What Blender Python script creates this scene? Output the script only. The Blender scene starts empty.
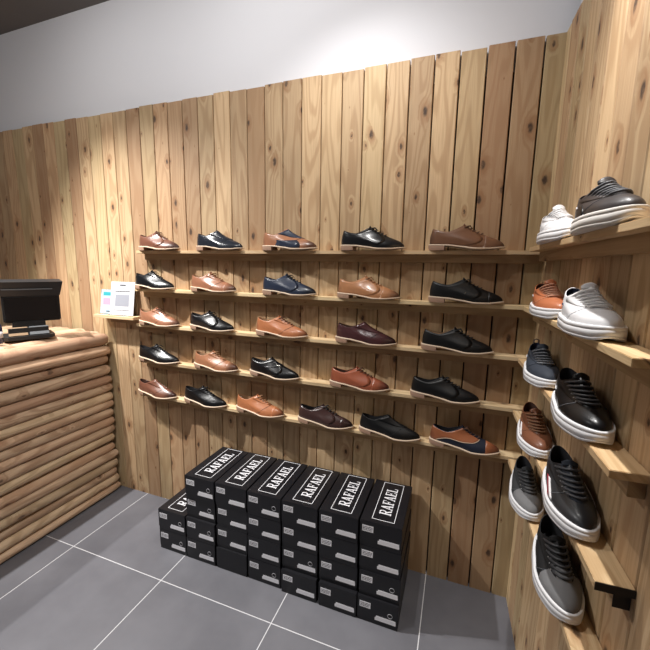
import bpy, bmesh, math, random
from mathutils import Vector, Matrix, Euler
random.seed(7)
PI = math.pi
C = bpy.context.scene.collection

# ------------------------------------------------------------------ helpers
def new_mesh(name, verts, faces, mat=None, smooth=False, mats=None, fmat=None):
    me = bpy.data.meshes.new(name)
    me.from_pydata([tuple(v) for v in verts], [], faces)
    for m in (mats or ([mat] if mat else [])):
        me.materials.append(m)
    if fmat:
        for p, i in zip(me.polygons, fmat): p.material_index = i
    if smooth:
        for p in me.polygons: p.use_smooth = True
    me.update()
    return me

def link(name, me, parent=None, loc=None):
    o = bpy.data.objects.new(name, me)
    C.objects.link(o)
    if parent: o.parent = parent
    if loc: o.location = loc
    return o

def tag(o, label=None, cat=None, group=None, kind=None):
    if label: o['label'] = label
    if cat: o['category'] = cat
    if group: o['group'] = group
    if kind: o['kind'] = kind
    return o

def empty(name, loc=(0, 0, 0), rz=0.0):
    o = bpy.data.objects.new(name, None)
    C.objects.link(o)
    o.empty_display_size = 0.05
    o.location = loc
    o.rotation_euler = (0, 0, rz)
    return o

def copy_tree(o, parent=None):
    c = o.copy(); C.objects.link(c)
    if parent: c.parent = parent
    for ch in list(o.children): copy_tree(ch, c)
    return c

class MB:
    """collects shapes for ONE mesh object"""
    def __init__(s): s.v = []; s.f = []; s.pid = []; s.sm = []
    def add(s, v, f, pid=0.0, smooth=False):
        n = len(s.v); s.v += [tuple(x) for x in v]
        for q in f:
            s.f.append([i + n for i in q]); s.pid.append(pid); s.sm.append(smooth)
    def box(s, a, b, pid=0.0, bev=0.0, M=None):
        x0, y0, z0 = a; x1, y1, z1 = b
        if bev <= 0:
            v = [(x0,y0,z0),(x1,y0,z0),(x1,y1,z0),(x0,y1,z0),(x0,y0,z1),(x1,y0,z1),(x1,y1,z1),(x0,y1,z1)]
            f = [(0,3,2,1),(4,5,6,7),(0,1,5,4),(1,2,6,5),(2,3,7,6),(3,0,4,7)]
        else:
            bm = bmesh.new()
            bmesh.ops.create_cube(bm, size=1)
            for w in bm.verts:
                w.co = Vector(((x0+x1)/2 + w.co.x*(x1-x0), (y0+y1)/2 + w.co.y*(y1-y0), (z0+z1)/2 + w.co.z*(z1-z0)))
            bmesh.ops.bevel(bm, geom=bm.edges[:], offset=bev, segments=2, affect='EDGES', clamp_overlap=True)
            bm.verts.index_update()
            v = [w.co.copy() for w in bm.verts]; f = [[w.index for w in q.verts] for q in bm.faces]
            bm.free()
        if M: v = [M @ Vector(w) for w in v]
        s.add(v, f, pid)
    def tube(s, pts, r, n=8, pid=0.0, caps=True, rs=None):
        pts = [Vector(p) for p in pts]
        V = []; F = []; up = Vector((0, 0, 1))
        for i, p in enumerate(pts):
            t = (pts[min(i+1, len(pts)-1)] - pts[max(i-1, 0)]).normalized()
            a = up if abs(t.dot(up)) < .9 else Vector((1, 0, 0))
            u = t.cross(a).normalized(); w = u.cross(t).normalized()
            rr = rs[i] if rs else r
            for k in range(n):
                an = 2*PI*k/n
                V.append(p + u*math.cos(an)*rr + w*math.sin(an)*rr)
        for i in range(len(pts)-1):
            for k in range(n):
                F.append((i*n+k, i*n+(k+1) % n, (i+1)*n+(k+1) % n, (i+1)*n+k))
        if caps:
            F.append(tuple(reversed(range(n)))); F.append(tuple((len(pts)-1)*n+k for k in range(n)))
        s.add(V, F, pid, True)
    def prism(s, poly, z0, z1, pid=0.0, M=None):
        n = len(poly)
        V = [Vector((x, y, z0)) for x, y in poly] + [Vector((x, y, z1)) for x, y in poly]
        F = [tuple(reversed(range(n))), tuple(range(n, 2*n))] + [(i, (i+1) % n, n+(i+1) % n, n+i) for i in range(n)]
        if M: V = [M @ w for w in V]
        s.add(V, F, pid)
    def build(s, name, mat, parent=None, loc=None):
        me = new_mesh(name, s.v, s.f, mat)
        for p, k in zip(me.polygons, s.sm): p.use_smooth = k
        at = me.attributes.new('pid', 'FLOAT', 'FACE')
        for i, k in enumerate(s.pid): at.data[i].value = k
        bm = bmesh.new(); bm.from_mesh(me); bmesh.ops.recalc_face_normals(bm, faces=bm.faces[:]); bm.to_mesh(me); bm.free()
        return link(name, me, parent, loc)

# ------------------------------------------------------------------ materials
class NT:
    def __init__(s, name):
        s.m = bpy.data.materials.new(name); s.m.use_nodes = True
        s.t = s.m.node_tree; s.b = s.t.nodes['Principled BSDF']
    def n(s, typ, **kw):
        x = s.t.nodes.new(typ)
        for k, v in kw.items(): setattr(x, k, v)
        return x
    def l(s, a, b): s.t.links.new(a, b)
    def math(s, op, a, b=None, c=None, clamp=False):
        x = s.n('ShaderNodeMath', operation=op); x.use_clamp = clamp
        for i, v in enumerate((a, b, c)):
            if v is None: continue
            if isinstance(v, (int, float)): x.inputs[i].default_value = v
            else: s.l(v, x.inputs[i])
        return x.outputs[0]
    def mix(s, fac, a, b, mode='MIX'):
        x = s.n('ShaderNodeMix', data_type='RGBA', blend_type=mode)
        for i, v in ((0, fac), (6, a), (7, b)):
            if isinstance(v, (int, float)): x.inputs[i].default_value = v
            elif isinstance(v, tuple): x.inputs[i].default_value = (*v, 1) if len(v) == 3 else v
            else: s.l(v, x.inputs[i])
        return x.outputs[2]
    def smooth(s, v, a, b, o0=0.0, o1=1.0):
        x = s.n('ShaderNodeMapRange', interpolation_type='SMOOTHSTEP')
        s.l(v, x.inputs[0])
        for i, k in ((1, a), (2, b), (3, o0), (4, o1)): x.inputs[i].default_value = k
        return x.outputs[0]
    def comb(s, x, y, z=0.0):
        c = s.n('ShaderNodeCombineXYZ')
        for i, v in enumerate((x, y, z)):
            if isinstance(v, (int, float)): c.inputs[i].default_value = v
            else: s.l(v, c.inputs[i])
        return c.outputs[0]
    def noise(s, vec, scale=1.0, detail=2.0, rough=.5):
        x = s.n('ShaderNodeTexNoise'); s.l(vec, x.inputs['Vector'])
        x.inputs['Scale'].default_value = scale; x.inputs['Detail'].default_value = detail; x.inputs['Roughness'].default_value = rough
        return x.outputs[0]
    def bump(s, h, strength=.3, dist=.002):
        x = s.n('ShaderNodeBump'); x.inputs['Strength'].default_value = strength; x.inputs['Distance'].default_value = dist
        s.l(h, x.inputs['Height']); s.l(x.outputs[0], s.b.inputs['Normal'])

def plain(name, col, rough=.5, metal=0.0, spec=.5, coat=0.0, emis=None):
    t = NT(name); t.b.inputs['Base Color'].default_value = (*col, 1)
    t.b.inputs['Roughness'].default_value = rough; t.b.inputs['Metallic'].default_value = metal
    t.b.inputs['Specular IOR Level'].default_value = spec; t.b.inputs['Coat Weight'].default_value = coat
    tc = t.n('ShaderNodeTexCoord')
    nz = t.noise(tc.outputs['Object'], 180, 2)
    t.bump(nz, .08, .0006)
    return t.m

def wood(name, along, light, mid, dark, rough=.6, knot=1.0, var=1.0, ring=26.0):
    """pine: along is the grain axis; every board carries a random number in the face attribute pid"""
    t = NT(name)
    tc = t.n('ShaderNodeTexCoord'); sp = t.n('ShaderNodeSeparateXYZ'); t.l(tc.outputs['Object'], sp.inputs[0])
    at = t.n('ShaderNodeAttribute', attribute_name='pid'); pid = at.outputs['Fac']
    X, Y, Z = sp.outputs
    if along == 'Z': v = Z; u = t.math('ADD', X, Y)
    elif along == 'X': v = X; u = t.math('ADD', Y, Z)
    else: v = Y; u = t.math('ADD', X, Z)
    u2 = t.math('ADD', u, t.math('MULTIPLY', pid, 7.31))
    v2 = t.math('ADD', v, t.math('MULTIPLY', pid, 13.7))
    # knots
    vo = t.n('ShaderNodeTexVoronoi', voronoi_dimensions='2D', feature='F1')
    nzk = t.noise(t.comb(t.math('MULTIPLY', u2, 70.0), t.math('MULTIPLY', v2, 45.0)), 1, 3, .65)
    ku = t.math('ADD', t.math('MULTIPLY', u2, 11.5), t.math('MULTIPLY', t.math('SUBTRACT', nzk, .5), .16))
    t.l(t.comb(ku, t.math('MULTIPLY', v2, 5.6)), vo.inputs['Vector']); vo.inputs['Scale'].default_value = 1.0
    vs = t.n('ShaderNodeSeparateColor'); t.l(vo.outputs['Color'], vs.inputs[0])
    size = t.math('POWER', t.smooth(vs.outputs[0], .30, 1.0, .0, 1.0), 1.3)          # not every cell bears a knot
    d = t.math('DIVIDE', vo.outputs['Distance'], t.math('ADD', t.math('MULTIPLY', size, .135), .0001))
    kn = t.math('MULTIPLY', t.math('MULTIPLY', t.smooth(d, .45, 1.1, 1.0, 0.0), t.smooth(nzk, .25, .6, .55, 1.0)), knot)
    halo = t.math('MULTIPLY', t.smooth(d, 1.0, 3.0, 1.0, 0.0), .55*knot)
    # growth rings bending round the knots
    low = t.noise(t.comb(t.math('MULTIPLY', u2, 9.0), t.math('MULTIPLY', v2, .9)), 1, 1.5)
    push = t.smooth(d, .3, 4.0, .22, 0.0)
    g = t.math('ADD', t.math('MULTIPLY', low, ring), t.math('MULTIPLY', push, 16.0))
    s_ = t.math('SINE', t.math('MULTIPLY', g, 2.6))
    rings = t.smooth(s_, -.3, 1.0)
    fib = t.noise(t.comb(t.math('MULTIPLY', u2, 260.0), t.math('MULTIPLY', v2, 6.0)), 1, 3)
    wn = t.n('ShaderNodeTexWhiteNoise', noise_dimensions='1D'); t.l(pid, wn.inputs['W'])
    ws = t.n('ShaderNodeSeparateColor'); t.l(wn.outputs['Color'], ws.inputs[0])
    c = t.mix(t.math('MULTIPLY', rings, .62), light, mid)
    c = t.mix(t.smooth(fib, .35, .75, 0.0, .42), c, mid)
    blot = t.noise(t.comb(t.math('MULTIPLY', u2, 12.0), t.math('MULTIPLY', v2, 2.2)), 1, 3)
    c = t.mix(t.smooth(blot, .52, .75, 0.0, .28), c, tuple(.6*a + .4*b for a, b in zip(mid, dark)))
    grn = t.smooth(ws.outputs[2], .6, 1.0, 0.0, .30*var)
    c = t.mix(grn, c, (light[0]*.78, light[1]*.95, light[2]*.82))
    red = t.smooth(ws.outputs[1], .45, 1.0, 0.0, .60*var)
    c = t.mix(red, c, (mid[0]*1.02, mid[1]*.90, mid[2]*.95))
    c = t.mix(halo, c, (mid[0]*.80, mid[1]*.62, mid[2]*.52))
    c = t.mix(kn, c, dark)
    hs = t.n('ShaderNodeHueSaturation'); t.l(c, hs.inputs['Color'])
    t.l(t.smooth(ws.outputs[0], 0, 1, 1-.18*var, 1+.14*var), hs.inputs['Value'])
    t.l(hs.outputs[0], t.b.inputs['Base Color'])
    t.b.inputs['Roughness'].default_value = rough
    t.b.inputs['Specular IOR Level'].default_value = .3
    t.bump(t.math('ADD', fib, t.math('MULTIPLY', rings, .5)), .25, .0012)
    return t.m

PL = (.56, .40, .238); PM = (.375, .232, .122); PD = (.075, .045, .030)
M_wallwood = wood('pine_boards', 'Z', PL, PM, PD)
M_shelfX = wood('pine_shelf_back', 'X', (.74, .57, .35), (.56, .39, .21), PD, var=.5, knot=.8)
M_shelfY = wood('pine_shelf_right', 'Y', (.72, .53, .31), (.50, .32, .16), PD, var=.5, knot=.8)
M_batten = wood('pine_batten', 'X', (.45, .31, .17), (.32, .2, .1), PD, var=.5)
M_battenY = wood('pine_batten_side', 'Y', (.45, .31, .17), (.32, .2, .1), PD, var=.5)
M_log = wood('peeled_log', 'Y', (.64, .465, .315), (.36, .215, .13), (.08, .05, .035), var=.9, knot=.8, ring=30, rough=.55)
M_darkend = plain('dark_board_end', (.018, .014, .012), .8)
M_logback = plain('dark_backing_board', (.03, .022, .018), .9)

def plaster():
    t = NT('white_plaster'); tc = t.n('ShaderNodeTexCoord')
    n1 = t.noise(tc.outputs['Object'], 1.2, 3)
    t.l(t.mix(n1, (.68, .685, .725), (.72, .725, .765)), t.b.inputs['Base Color'])
    t.b.inputs['Roughness'].default_value = .85
    t.bump(t.noise(tc.outputs['Object'], 120, 2), .1, .001); return t.m
M_plaster = plaster()
def ceilm():
    t = NT('dark_ceiling_paint'); tc = t.n('ShaderNodeTexCoord')
    t.l(t.mix(t.noise(tc.outputs['Object'], 2, 2), (.13, .122, .118), (.16, .15, .145)), t.b.inputs['Base Color'])
    t.b.inputs['Roughness'].default_value = .9; return t.m
M_ceil = ceilm()
def tiles():
    t = NT('grey_floor_tiles'); tc = t.n('ShaderNodeTexCoord'); sp = t.n('ShaderNodeSeparateXYZ'); t.l(tc.outputs['Object'], sp.inputs[0])
    def g(c, off):
        a = t.math('ADD', c, off); b = t.math('FRACT', t.math('DIVIDE', a, .6))
        return t.math('MINIMUM', b, t.math('SUBTRACT', 1.0, b)), t.math('FLOOR', t.math('DIVIDE', a, .6))
    gx, ix = g(sp.outputs[0], 1.857 + 6.0); gy, iy = g(sp.outputs[1], -1.187 + 6.0)
    m = t.math('LESS_THAN', t.math('MINIMUM', gx, gy), .0034)
    wn = t.n('ShaderNodeTexWhiteNoise', noise_dimensions='2D'); t.l(t.comb(ix, iy), wn.inputs['Vector'])
    n1 = t.noise(tc.outputs['Object'], 2.2, 4, .6); n2 = t.noise(tc.outputs['Object'], 60, 3)
    c = t.mix(t.smooth(n1, .35, .7), (.128, .128, .145), (.170, .170, .190))
    c = t.mix(t.smooth(n2, .5, .8, 0, .15), c, (.17, .165, .17))
    c = t.mix(t.math('MULTIPLY', wn.outputs['Value'], .18), c, (.085, .082, .088))
    c = t.mix(m, c, (.60, .60, .62))
    t.l(c, t.b.inputs['Base Color']); t.l(t.smooth(n1, .3, .7, .48, .62), t.b.inputs['Roughness'])
    t.b.inputs['Specular IOR Level'].default_value = .35
    t.bump(t.math('MULTIPLY', m, -1.0), .3, .001); return t.m
M_floor = tiles()

def leather(name, col, burn=None, toe=.07, rough=.34, coat=.22, heelburn=True):
    """shoe leather; burn = darker hand-dyed toe colour (stays with the shoe)"""
    t = NT(name); tc = t.n('ShaderNodeTexCoord'); sp = t.n('ShaderNodeSeparateXYZ'); t.l(tc.outputs['Object'], sp.inputs[0])
    n1 = t.noise(tc.outputs['Object'], 28, 3)
    c = t.mix(t.smooth(n1, .3, .8, 0, .35), col, tuple(x*.68 for x in col))
    if burn:
        x = t.math('ADD', sp.outputs[0], t.math('MULTIPLY', t.math('SUBTRACT', n1, .5), .03))
        c = t.mix(t.smooth(x, toe, toe+.06, 0, .9), c, burn)
        if heelburn: c = t.mix(t.smooth(x, -.15, -.115, .55, 0), c, burn)
    t.l(c, t.b.inputs['Base Color'])
    t.b.inputs['Roughness'].default_value = rough; t.b.inputs['Specular IOR Level'].default_value = .35
    t.b.inputs['Coat Weight'].default_value = coat; t.b.inputs['Coat Roughness'].default_value = .18
    vo = t.n('ShaderNodeTexVoronoi'); t.l(tc.outputs['Object'], vo.inputs['Vector']); vo.inputs['Scale'].default_value = 420
    t.bump(t.math('ADD', vo.outputs['Distance'], t.math('MULTIPLY', n1, 1.5)), .12, .0008)
    return t.m

# ------------------------------------------------------------------ camera
H = 1.509; F = 364.0
Wm = [[0.93832, 0.06898, -0.33882], [0.34539, -0.14083, 0.92783], [0.01628, -0.98763, -0.15596]]
cr = Vector((Wm[0][0], Wm[1][0], Wm[2][0])); cu = -Vector((Wm[0][1], Wm[1][1], Wm[2][1])); cb = -Vector((Wm[0][2], Wm[1][2], Wm[2][2]))
rot = Matrix((cr, cu, cb)).transposed().to_4x4()
cam = bpy.data.cameras.new('camera'); co = bpy.data.objects.new('camera', cam); C.objects.link(co)
co.matrix_world = Matrix.Translation((0, 0, H)) @ rot
cam.sensor_width = 36; cam.sensor_fit = 'HORIZONTAL'; cam.lens = F/650*36; cam.clip_start = .02
bpy.context.scene.camera = co

# ------------------------------------------------------------------ the room
YB = 1.69; ZT = 2.372; ZC = 2.958
XR0 = .305; AW = .036                                            # right wall: foot of the corner and its slight splay
M_R = Matrix.Translation((XR0, YB, 0)) @ Matrix.Rotation(AW, 4, 'Z')   # local x = into the wall, local y = away from camera
def Rw(v, u, z): return M_R @ Vector((-v, -u, z))                 # v out of the wall, u from the corner towards the camera

m = MB(); m.box((-4.2, -3.0, -.1), (1.2, YB+.05, 0)); tag(m.build('floor', M_floor), kind='structure')
m = MB(); m.box((-4.2, -3.0, ZC), (1.2, YB+.05, ZC+.1)); tag(m.build('ceiling', M_ceil), kind='structure')
m = MB(); m.box((-4.2, YB+.030, 0), (1.2, YB+.15, ZC)); tag(m.build('wall_back', M_plaster), kind='structure')
m = MB(); m.box((.032, -3.4, 0), (.15, -.01, ZC), M=M_R); tag(m.build('wall_right', M_plaster), kind='structure')

def boards(name, edges, M, thick=.022, ztop=ZT):
    """vertical boards with chamfered edges between the given gaps"""
    mb = MB(); r = random.Random(5 if name == 'trim_1' else 11)
    for a, b, gap in edges:
        x0, x1 = a + gap/2, b - gap/2; c = .0025
        zt = ztop + r.uniform(-.004, .004)
        poly = [(x0, thick), (x1, thick), (x1, c), (x1-c, 0), (x0+c, 0), (x0, c)]
        mb.prism(poly, 0, zt, pid=r.random()*9, M=M)
    return tag(mb.build(name, M_wallwood), kind='structure')
ed = []; P = .0992; x = .2405
ed.append((x, XR0+.03, .004))
k = 0
while x > -4.15:
    g = max(.0034, .0068*(1 - k/16.0))
    ed.append((x-P, x, g)); x -= P; k += 1
boards('trim_1', ed, Matrix.Translation((0, YB, 0)))
# right wall boards: local x is distance from the corner
MRb = M_R @ Matrix(((0, 1, 0, 0), (-1, 0, 0, 0), (0, 0, 1, 0), (0, 0, 0, 1)))
ed = [(0, .055, .004)]; u = .055; r = random.Random(3)
while u < 3.3: ed.append((u, u+P, r.uniform(.003, .0055))); u += P
boards('trim_2', ed, MRb)
M_gapback = plain('dark_gap_backing', (.020, .015, .012), .95)  # unseen dark sheets, added behind the boards to darken their gaps
m = MB(); m.box((-4.2, YB+.0235, 0), (XR0+.02, YB+.0285, 2.275)); tag(m.build('trim_3', M_gapback), kind='structure')
m = MB(); m.box((.0235, -3.38, 0), (.0285, -.03, 2.275), M=M_R); tag(m.build('trim_4', M_gapback), kind='structure')

# ------------------------------------------------------------------ shelves
ZS = [1.588, 1.370, 1.160, .940, .725]
ordn = ['top', 'second', 'middle', 'fourth', 'lowest']
SD = .058; TH = .0165
for i, z in enumerate(ZS):
    xl = [-1.765, -1.79, -1.80, -1.80, -1.81][i]; xr = XR0 - .002
    t = empty('wall_shelf', (xl, YB, z))
    tag(t, {0: 'top pine shelf on the wide back wall, above four more', 1: 'second pine shelf down on the wide back wall', 2: 'middle of the five pine shelves on the wide back wall',
            3: 'fourth pine shelf down on the wide back wall', 4: 'lowest pine shelf on the wide back wall, over the black boxes'}[i], 'shelf', 'long shelves on the back wall')
    b = MB(); b.box((0, -SD, -TH), (xr-xl, -.0005, 0), pid=i*1.7+.3, bev=.0012); b.build('shelf_board', M_shelfX, t)
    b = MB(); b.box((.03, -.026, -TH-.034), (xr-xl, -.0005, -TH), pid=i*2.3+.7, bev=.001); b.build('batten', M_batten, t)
ZR = [1.598, 1.370, 1.160, .940, .725]
for i, z in enumerate(ZR):
    un = [.99, .955, .935, .943, .985][i]
    t = empty('wall_shelf', Rw(0, .01, z)); t.rotation_euler = (0, 0, AW)
    tag(t, ['top pine shelf on the right wall, above eye level', 'second pine shelf down on the right wall, under the white sneaker', 'middle pine shelf on the right wall, under the all-black leather sneaker',
            'fourth pine shelf down on the right wall, with a dark cut end', 'lowest pine shelf on the right wall, under the grey-toed sneaker'][i], 'shelf', 'short shelves on the right wall')
    b = MB(); u0 = SD; SR = .064
    b.box((-SR, -un, -TH), (-.0005, -u0-.006, 0), pid=i*1.9+.1, bev=.0012)
    b.build('shelf_board', M_shelfY, t)
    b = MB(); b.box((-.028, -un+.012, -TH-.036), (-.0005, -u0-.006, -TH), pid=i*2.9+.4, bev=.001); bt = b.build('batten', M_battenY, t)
    if i == 3:
        b = MB(); b.box((-SR, -un-.0012, -TH), (-.0005, -un, 0)); e = b.build('end_face', M_darkend, t); e['label'] = 'near-black sawn end'  # thin near-black cap laid over the board end
        b = MB(); b.box((-.028, -un+.0108, -TH-.036), (-.0005, -un+.012, -TH)); e = b.build('end_face', M_darkend, bt); e['label'] = 'near-black batten end'  # same near-black cap on the batten

# small sign shelf
t = empty('sign_shelf', (-2.115, YB, 1.200)); tag(t, 'short narrow pine ledge holding two card signs left of the shoe shelves', 'shelf')
b = MB(); b.box((0, -.085, -.018), (.325, -.0005, 0), pid=4.4, bev=.001); b.build('shelf_board', M_shelfX, t)
b = MB(); b.box((.07, -.026, -.05), (.315, -.0005, -.018), pid=2.2, bev=.001); b.build('batten', M_batten, t)

# ------------------------------------------------------------------ signs
M_card = plain('white_card', (.60, .61, .63), .5)
M_ink = plain('grey_print', (.05, .05, .06), .6)
M_line = plain('blue_grey_border', (.14, .19, .28), .6)
M_blue = plain('pale_blue_card', (.38, .52, .62), .5); M_teal = plain('teal_print', (.03, .30, .34), .5)
M_acr = NT('clear_acrylic'); M_acr.b.inputs['Transmission Weight'].default_value = 1; M_acr.b.inputs['Roughness'].default_value = .05
M_acr.b.inputs['Base Color'].default_value = (.9, .93, .94, 1); M_acr = M_acr.m
M_qr = plain('pale_grey_print', (.27, .28, .32), .6); M_pink = plain('pale_pink_print', (.50, .28, .38), .6)
def sign(x, y, w, h, rz, label, small):
    t = empty('sign_holder', (x, y, 1.2005), rz); tag(t, label, 'sign', 'counter-side sign holders')
    lean = Matrix.Rotation(-.16, 4, 'X')
    b = MB(); b.box((-w/2, .0012, .002), (w/2, .0032, h+.002), M=lean); b.box((-w/2, -.012, 0), (w/2, .034, .002)); b.build('holder', M_acr, t)
    b = MB(); b.box((-w/2+.002, 0, .003), (w/2-.002, .0010, h), M=lean); b.build('card', M_blue if small else M_card, t)
    def mark(name, rects, mat):
        q = MB()
        for x0, z0, x1, z1 in rects: q.box((x0*w, -.0005, z0*h), (x1*w, 0, z1*h), M=lean)
        q.build(name, mat, t)
    if not small:
        e = .010
        mark('border', [(-.42, .06, -.42+e, .95), (.42-e, .06, .42, .95), (-.42, .06, .42, .06+e), (-.42, .945, .42, .955)], M_line)
        rr = random.Random(2)
        rows = [(-.13, .88, .12, .92)]
        for zz, a, bb, hh in ((.80, -.33, .33, .012), (.70, -.30, .30, .035), (.145, -.31, .30, .022)):
            xx = a
            while xx < bb:
                ww = rr.uniform(.02, .06); rows.append((xx, zz, min(xx+ww, bb), zz+hh)); xx += ww + .012
        mark('printed_text', rows, M_ink)
        mark('printed_panel', [(-.29, .27, .29, .62)], M_qr)
    else:
        mark('title_band', [(-.3, .76, .38, .90)], M_teal)
        mark('printed_panel', [(-.30, .38, .36, .66)], M_pink)
        mark('printed_text', [(.0, .09, .35, .14)], M_ink)
sign(-1.915, 1.632, .182, .205, .06, 'larger white card sign with grey border on the small ledge', False)
sign(-2.062, 1.650, .100, .152, .04, 'smaller pale blue card sign beside the white one', True)

# ------------------------------------------------------------------ counter of logs
t = empty('log_counter', (-2.064, YB-.02, 0)); tag(t, 'rustic shop counter clad in stacked peeled wooden logs', 'counter')
YE = -1.45                                                        # local y where the counter ends, beyond the frame
b = MB(); b.box((-1.0, YE+.02, .0), (-.045, -.02, 1.02)); b.build('counter_body', M_logback, t)
rr = random.Random(21)
z = 0.0
zsz = []
n = 18; tot = 1.072
ws = [rr.uniform(.85, 1.15)*(1.0 if i < 13 else 1.12) for i in range(n)]; ws[-1] = 1.35; sw = sum(ws)
def log(r, x, z, y0, y1, pid, seed, name='log'):
    q = MB(); g = random.Random(seed); N = 44; n_ = 14
    V = []; Fc = []
    ph = [g.uniform(0, 6.28) for _ in range(6)]
    L = y1-y0
    for i in range(N+1):
        s = i/N
        # rounded sawn ends
        e = min(s, 1-s)*L
        k = 1.0 if e > .012 else .80 + .20*math.sqrt(max(0, 1-(1-e/.012)**2))
        y = y0 + L*s
        taper = 1 + .08*math.sin(1.3*y+ph[0]) + .03*math.sin(5.1*y+ph[1])
        dx = .004*math.sin(2.1*y+ph[2]); dz = .0035*math.sin(1.7*y+ph[3])
        for j in range(n_):
            a = 2*PI*j/n_
            rad = r*taper*k*(1+.035*math.sin(2*a+ph[4]+y*2)+.02*math.sin(3*a+ph[5]-y*3)+g.uniform(-.008, .008))
            V.append((x+dx+math.cos(a)*rad, y, z+dz+math.sin(a)*rad))
    for i in range(N):
        for j in range(n_):
            Fc.append((i*n_+j, i*n_+(j+1) % n_, (i+1)*n_+(j+1) % n_, (i+1)*n_+j))
    q.add(V, Fc, pid, True)
    q.add([V[j] for j in range(n_)], [tuple(range(n_))], pid); q.add([V[N*n_+j] for j in range(n_)], [tuple(range(n_))], pid)
    return q.build(name, M_log, t)
for i in range(n):
    h = ws[i]/sw*tot; r_ = h/2*1.0
    log(r_, -r_+.0, z+h/2, YE, rr.uniform(-.022, -.004), rr.random()*9, i)
    z += h
xx = -.058
for i in range(11):
    r_ = rr.uniform(.028, .036)
    log(r_, xx-r_, 1.092-r_+rr.uniform(-.004, .006) + (-.004 if i == 0 else 0), YE, rr.uniform(-.03, -.004), rr.random()*9, 100+i)
    xx -= 2*r_*.97

# ------------------------------------------------------------------ point of sale terminal
M_blk = plain('black_plastic', (.012, .012, .013), .42); M_blk2 = plain('black_gloss_screen', (.008, .008, .010), .22)
M_gr = plain('grey_plastic', (.13, .14, .15), .5); M_kraft = plain('brown_card', (.33, .22, .13), .75)
CT = 1.092
t = empty('sales_terminal', (-2.217, 1.328, 1.099), math.radians(64.6)); t.scale = (.922, .922, .922)
tag(t, 'black point of sale terminal with sloped hood standing on the log counter', 'terminal')
b = MB(); b.prism([(-.15, -.060), (-.13, -.085), (.07, -.085), (.09, -.06), (.09, .10), (-.15, .10)], 0, .020); b.build('base', M_blk, t)
b = MB(); b.box((-.10, -.02, .018), (.055, .05, .10), bev=.006); b.build('neck', M_blk, t)
M = Matrix.Translation((0, 0, .092)) @ Matrix.Rotation(.06, 4, 'X')
b = MB(); b.box((-.137, 0, 0), (.137, .04, .19), bev=.006, M=M); b.build('display_housing', M_blk, t)
b = MB(); b.box((-.128, -.003, .010), (.128, .0005, .150), bev=.001, M=M); b.build('screen', M_blk2, t)
b = MB()
V = [(-.140, -.004, .158), (.140, -.004, .158), (.152, -.050, .245), (-.152, -.050, .245), (-.140, .045, .158), (.140, .045, .158), (.152, .05, .252), (-.152, .05, .252)]
b.add([M @ Vector(v) for v in V], [(0, 1, 2, 3), (4, 7, 6, 5), (0, 4, 5, 1), (1, 5, 6, 2), (2, 6, 7, 3), (3, 7, 4, 0)]); b.build('hood', M_blk, t)
b = MB(); b.box((-.135, -.033, .198), (.10, -.020, .204), M=M); b.build('hood_slot', M_gr, t)
Mx = Matrix.Translation((0, -.062, .022)) @ Matrix.Rotation(1.15, 4, 'X')
b = MB(); b.box((-.03, 0, 0), (.062, .052, .006), M=Mx, bev=.001); tag(b.build('key_panel', M_gr, t), 'grey sloped panel')
b = MB(); b.box((-.125, 0, 0), (-.038, .052, .005), M=Mx, bev=.001); tag(b.build('card_strip', M_kraft, t), 'brown printed card strip')
b = MB(); b.box((-.125, -.06, .02), (.062, -.02, .066)); b.build('lower_housing', M_blk, t)
t = empty('bottle', (-2.19, 1.13, CT+.006)); tag(t, 'dark blue bottle with white label at the left picture edge on the counter', 'bottle')
def lathe(prof, n=24):
    V = []; Fc = []
    for r_, z_ in prof:
        for k in range(n): V.append((r_*math.cos(2*PI*k/n), r_*math.sin(2*PI*k/n), z_))
    for i in range(len(prof)-1):
        for k in range(n): Fc.append((i*n+k, i*n+(k+1) % n, (i+1)*n+(k+1) % n, (i+1)*n+k))
    Fc.append(tuple(reversed(range(n)))); Fc.append(tuple((len(prof)-1)*n+k for k in range(n)))
    q = MB(); q.add(V, Fc, 0, True); return q
lathe([(.024, 0), (.027, .004), (.027, .085), (.022, .1), (.011, .108), (.011, .112)]).build('bottle_body', plain('navy_plastic', (.01, .015, .06), .3), t)
lathe([(.0275, .03), (.0275, .065)]).build('bottle_label', M_card, t)
lathe([(.013, .108), (.014, .110), (.014, .126), (.012, .128)]).build('cap', M_card, t)

# ------------------------------------------------------------------ shoe boxes
def boxm():
    t = NT('black_box_card'); tc = t.n('ShaderNodeTexCoord'); n1 = t.noise(tc.outputs['Object'], 40, 3)
    t.l(t.mix(n1, (.0045, .0045, .0065), (.008, .008, .011)), t.b.inputs['Base Color']); t.b.inputs['Roughness'].default_value = .42
    t.bump(n1, .1, .001); return t.m
M_box = boxm(); M_boxin = plain('box_seam', (.05, .05, .055), .6)
M_white = plain('white_print', (.84, .84, .88), .5); M_lab = plain('paper_label', (.80, .80, .84), .6); M_ring = plain('ring_print', (.35, .35, .37), .5)
BW, BD, BH = .176, .318, .1165
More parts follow.
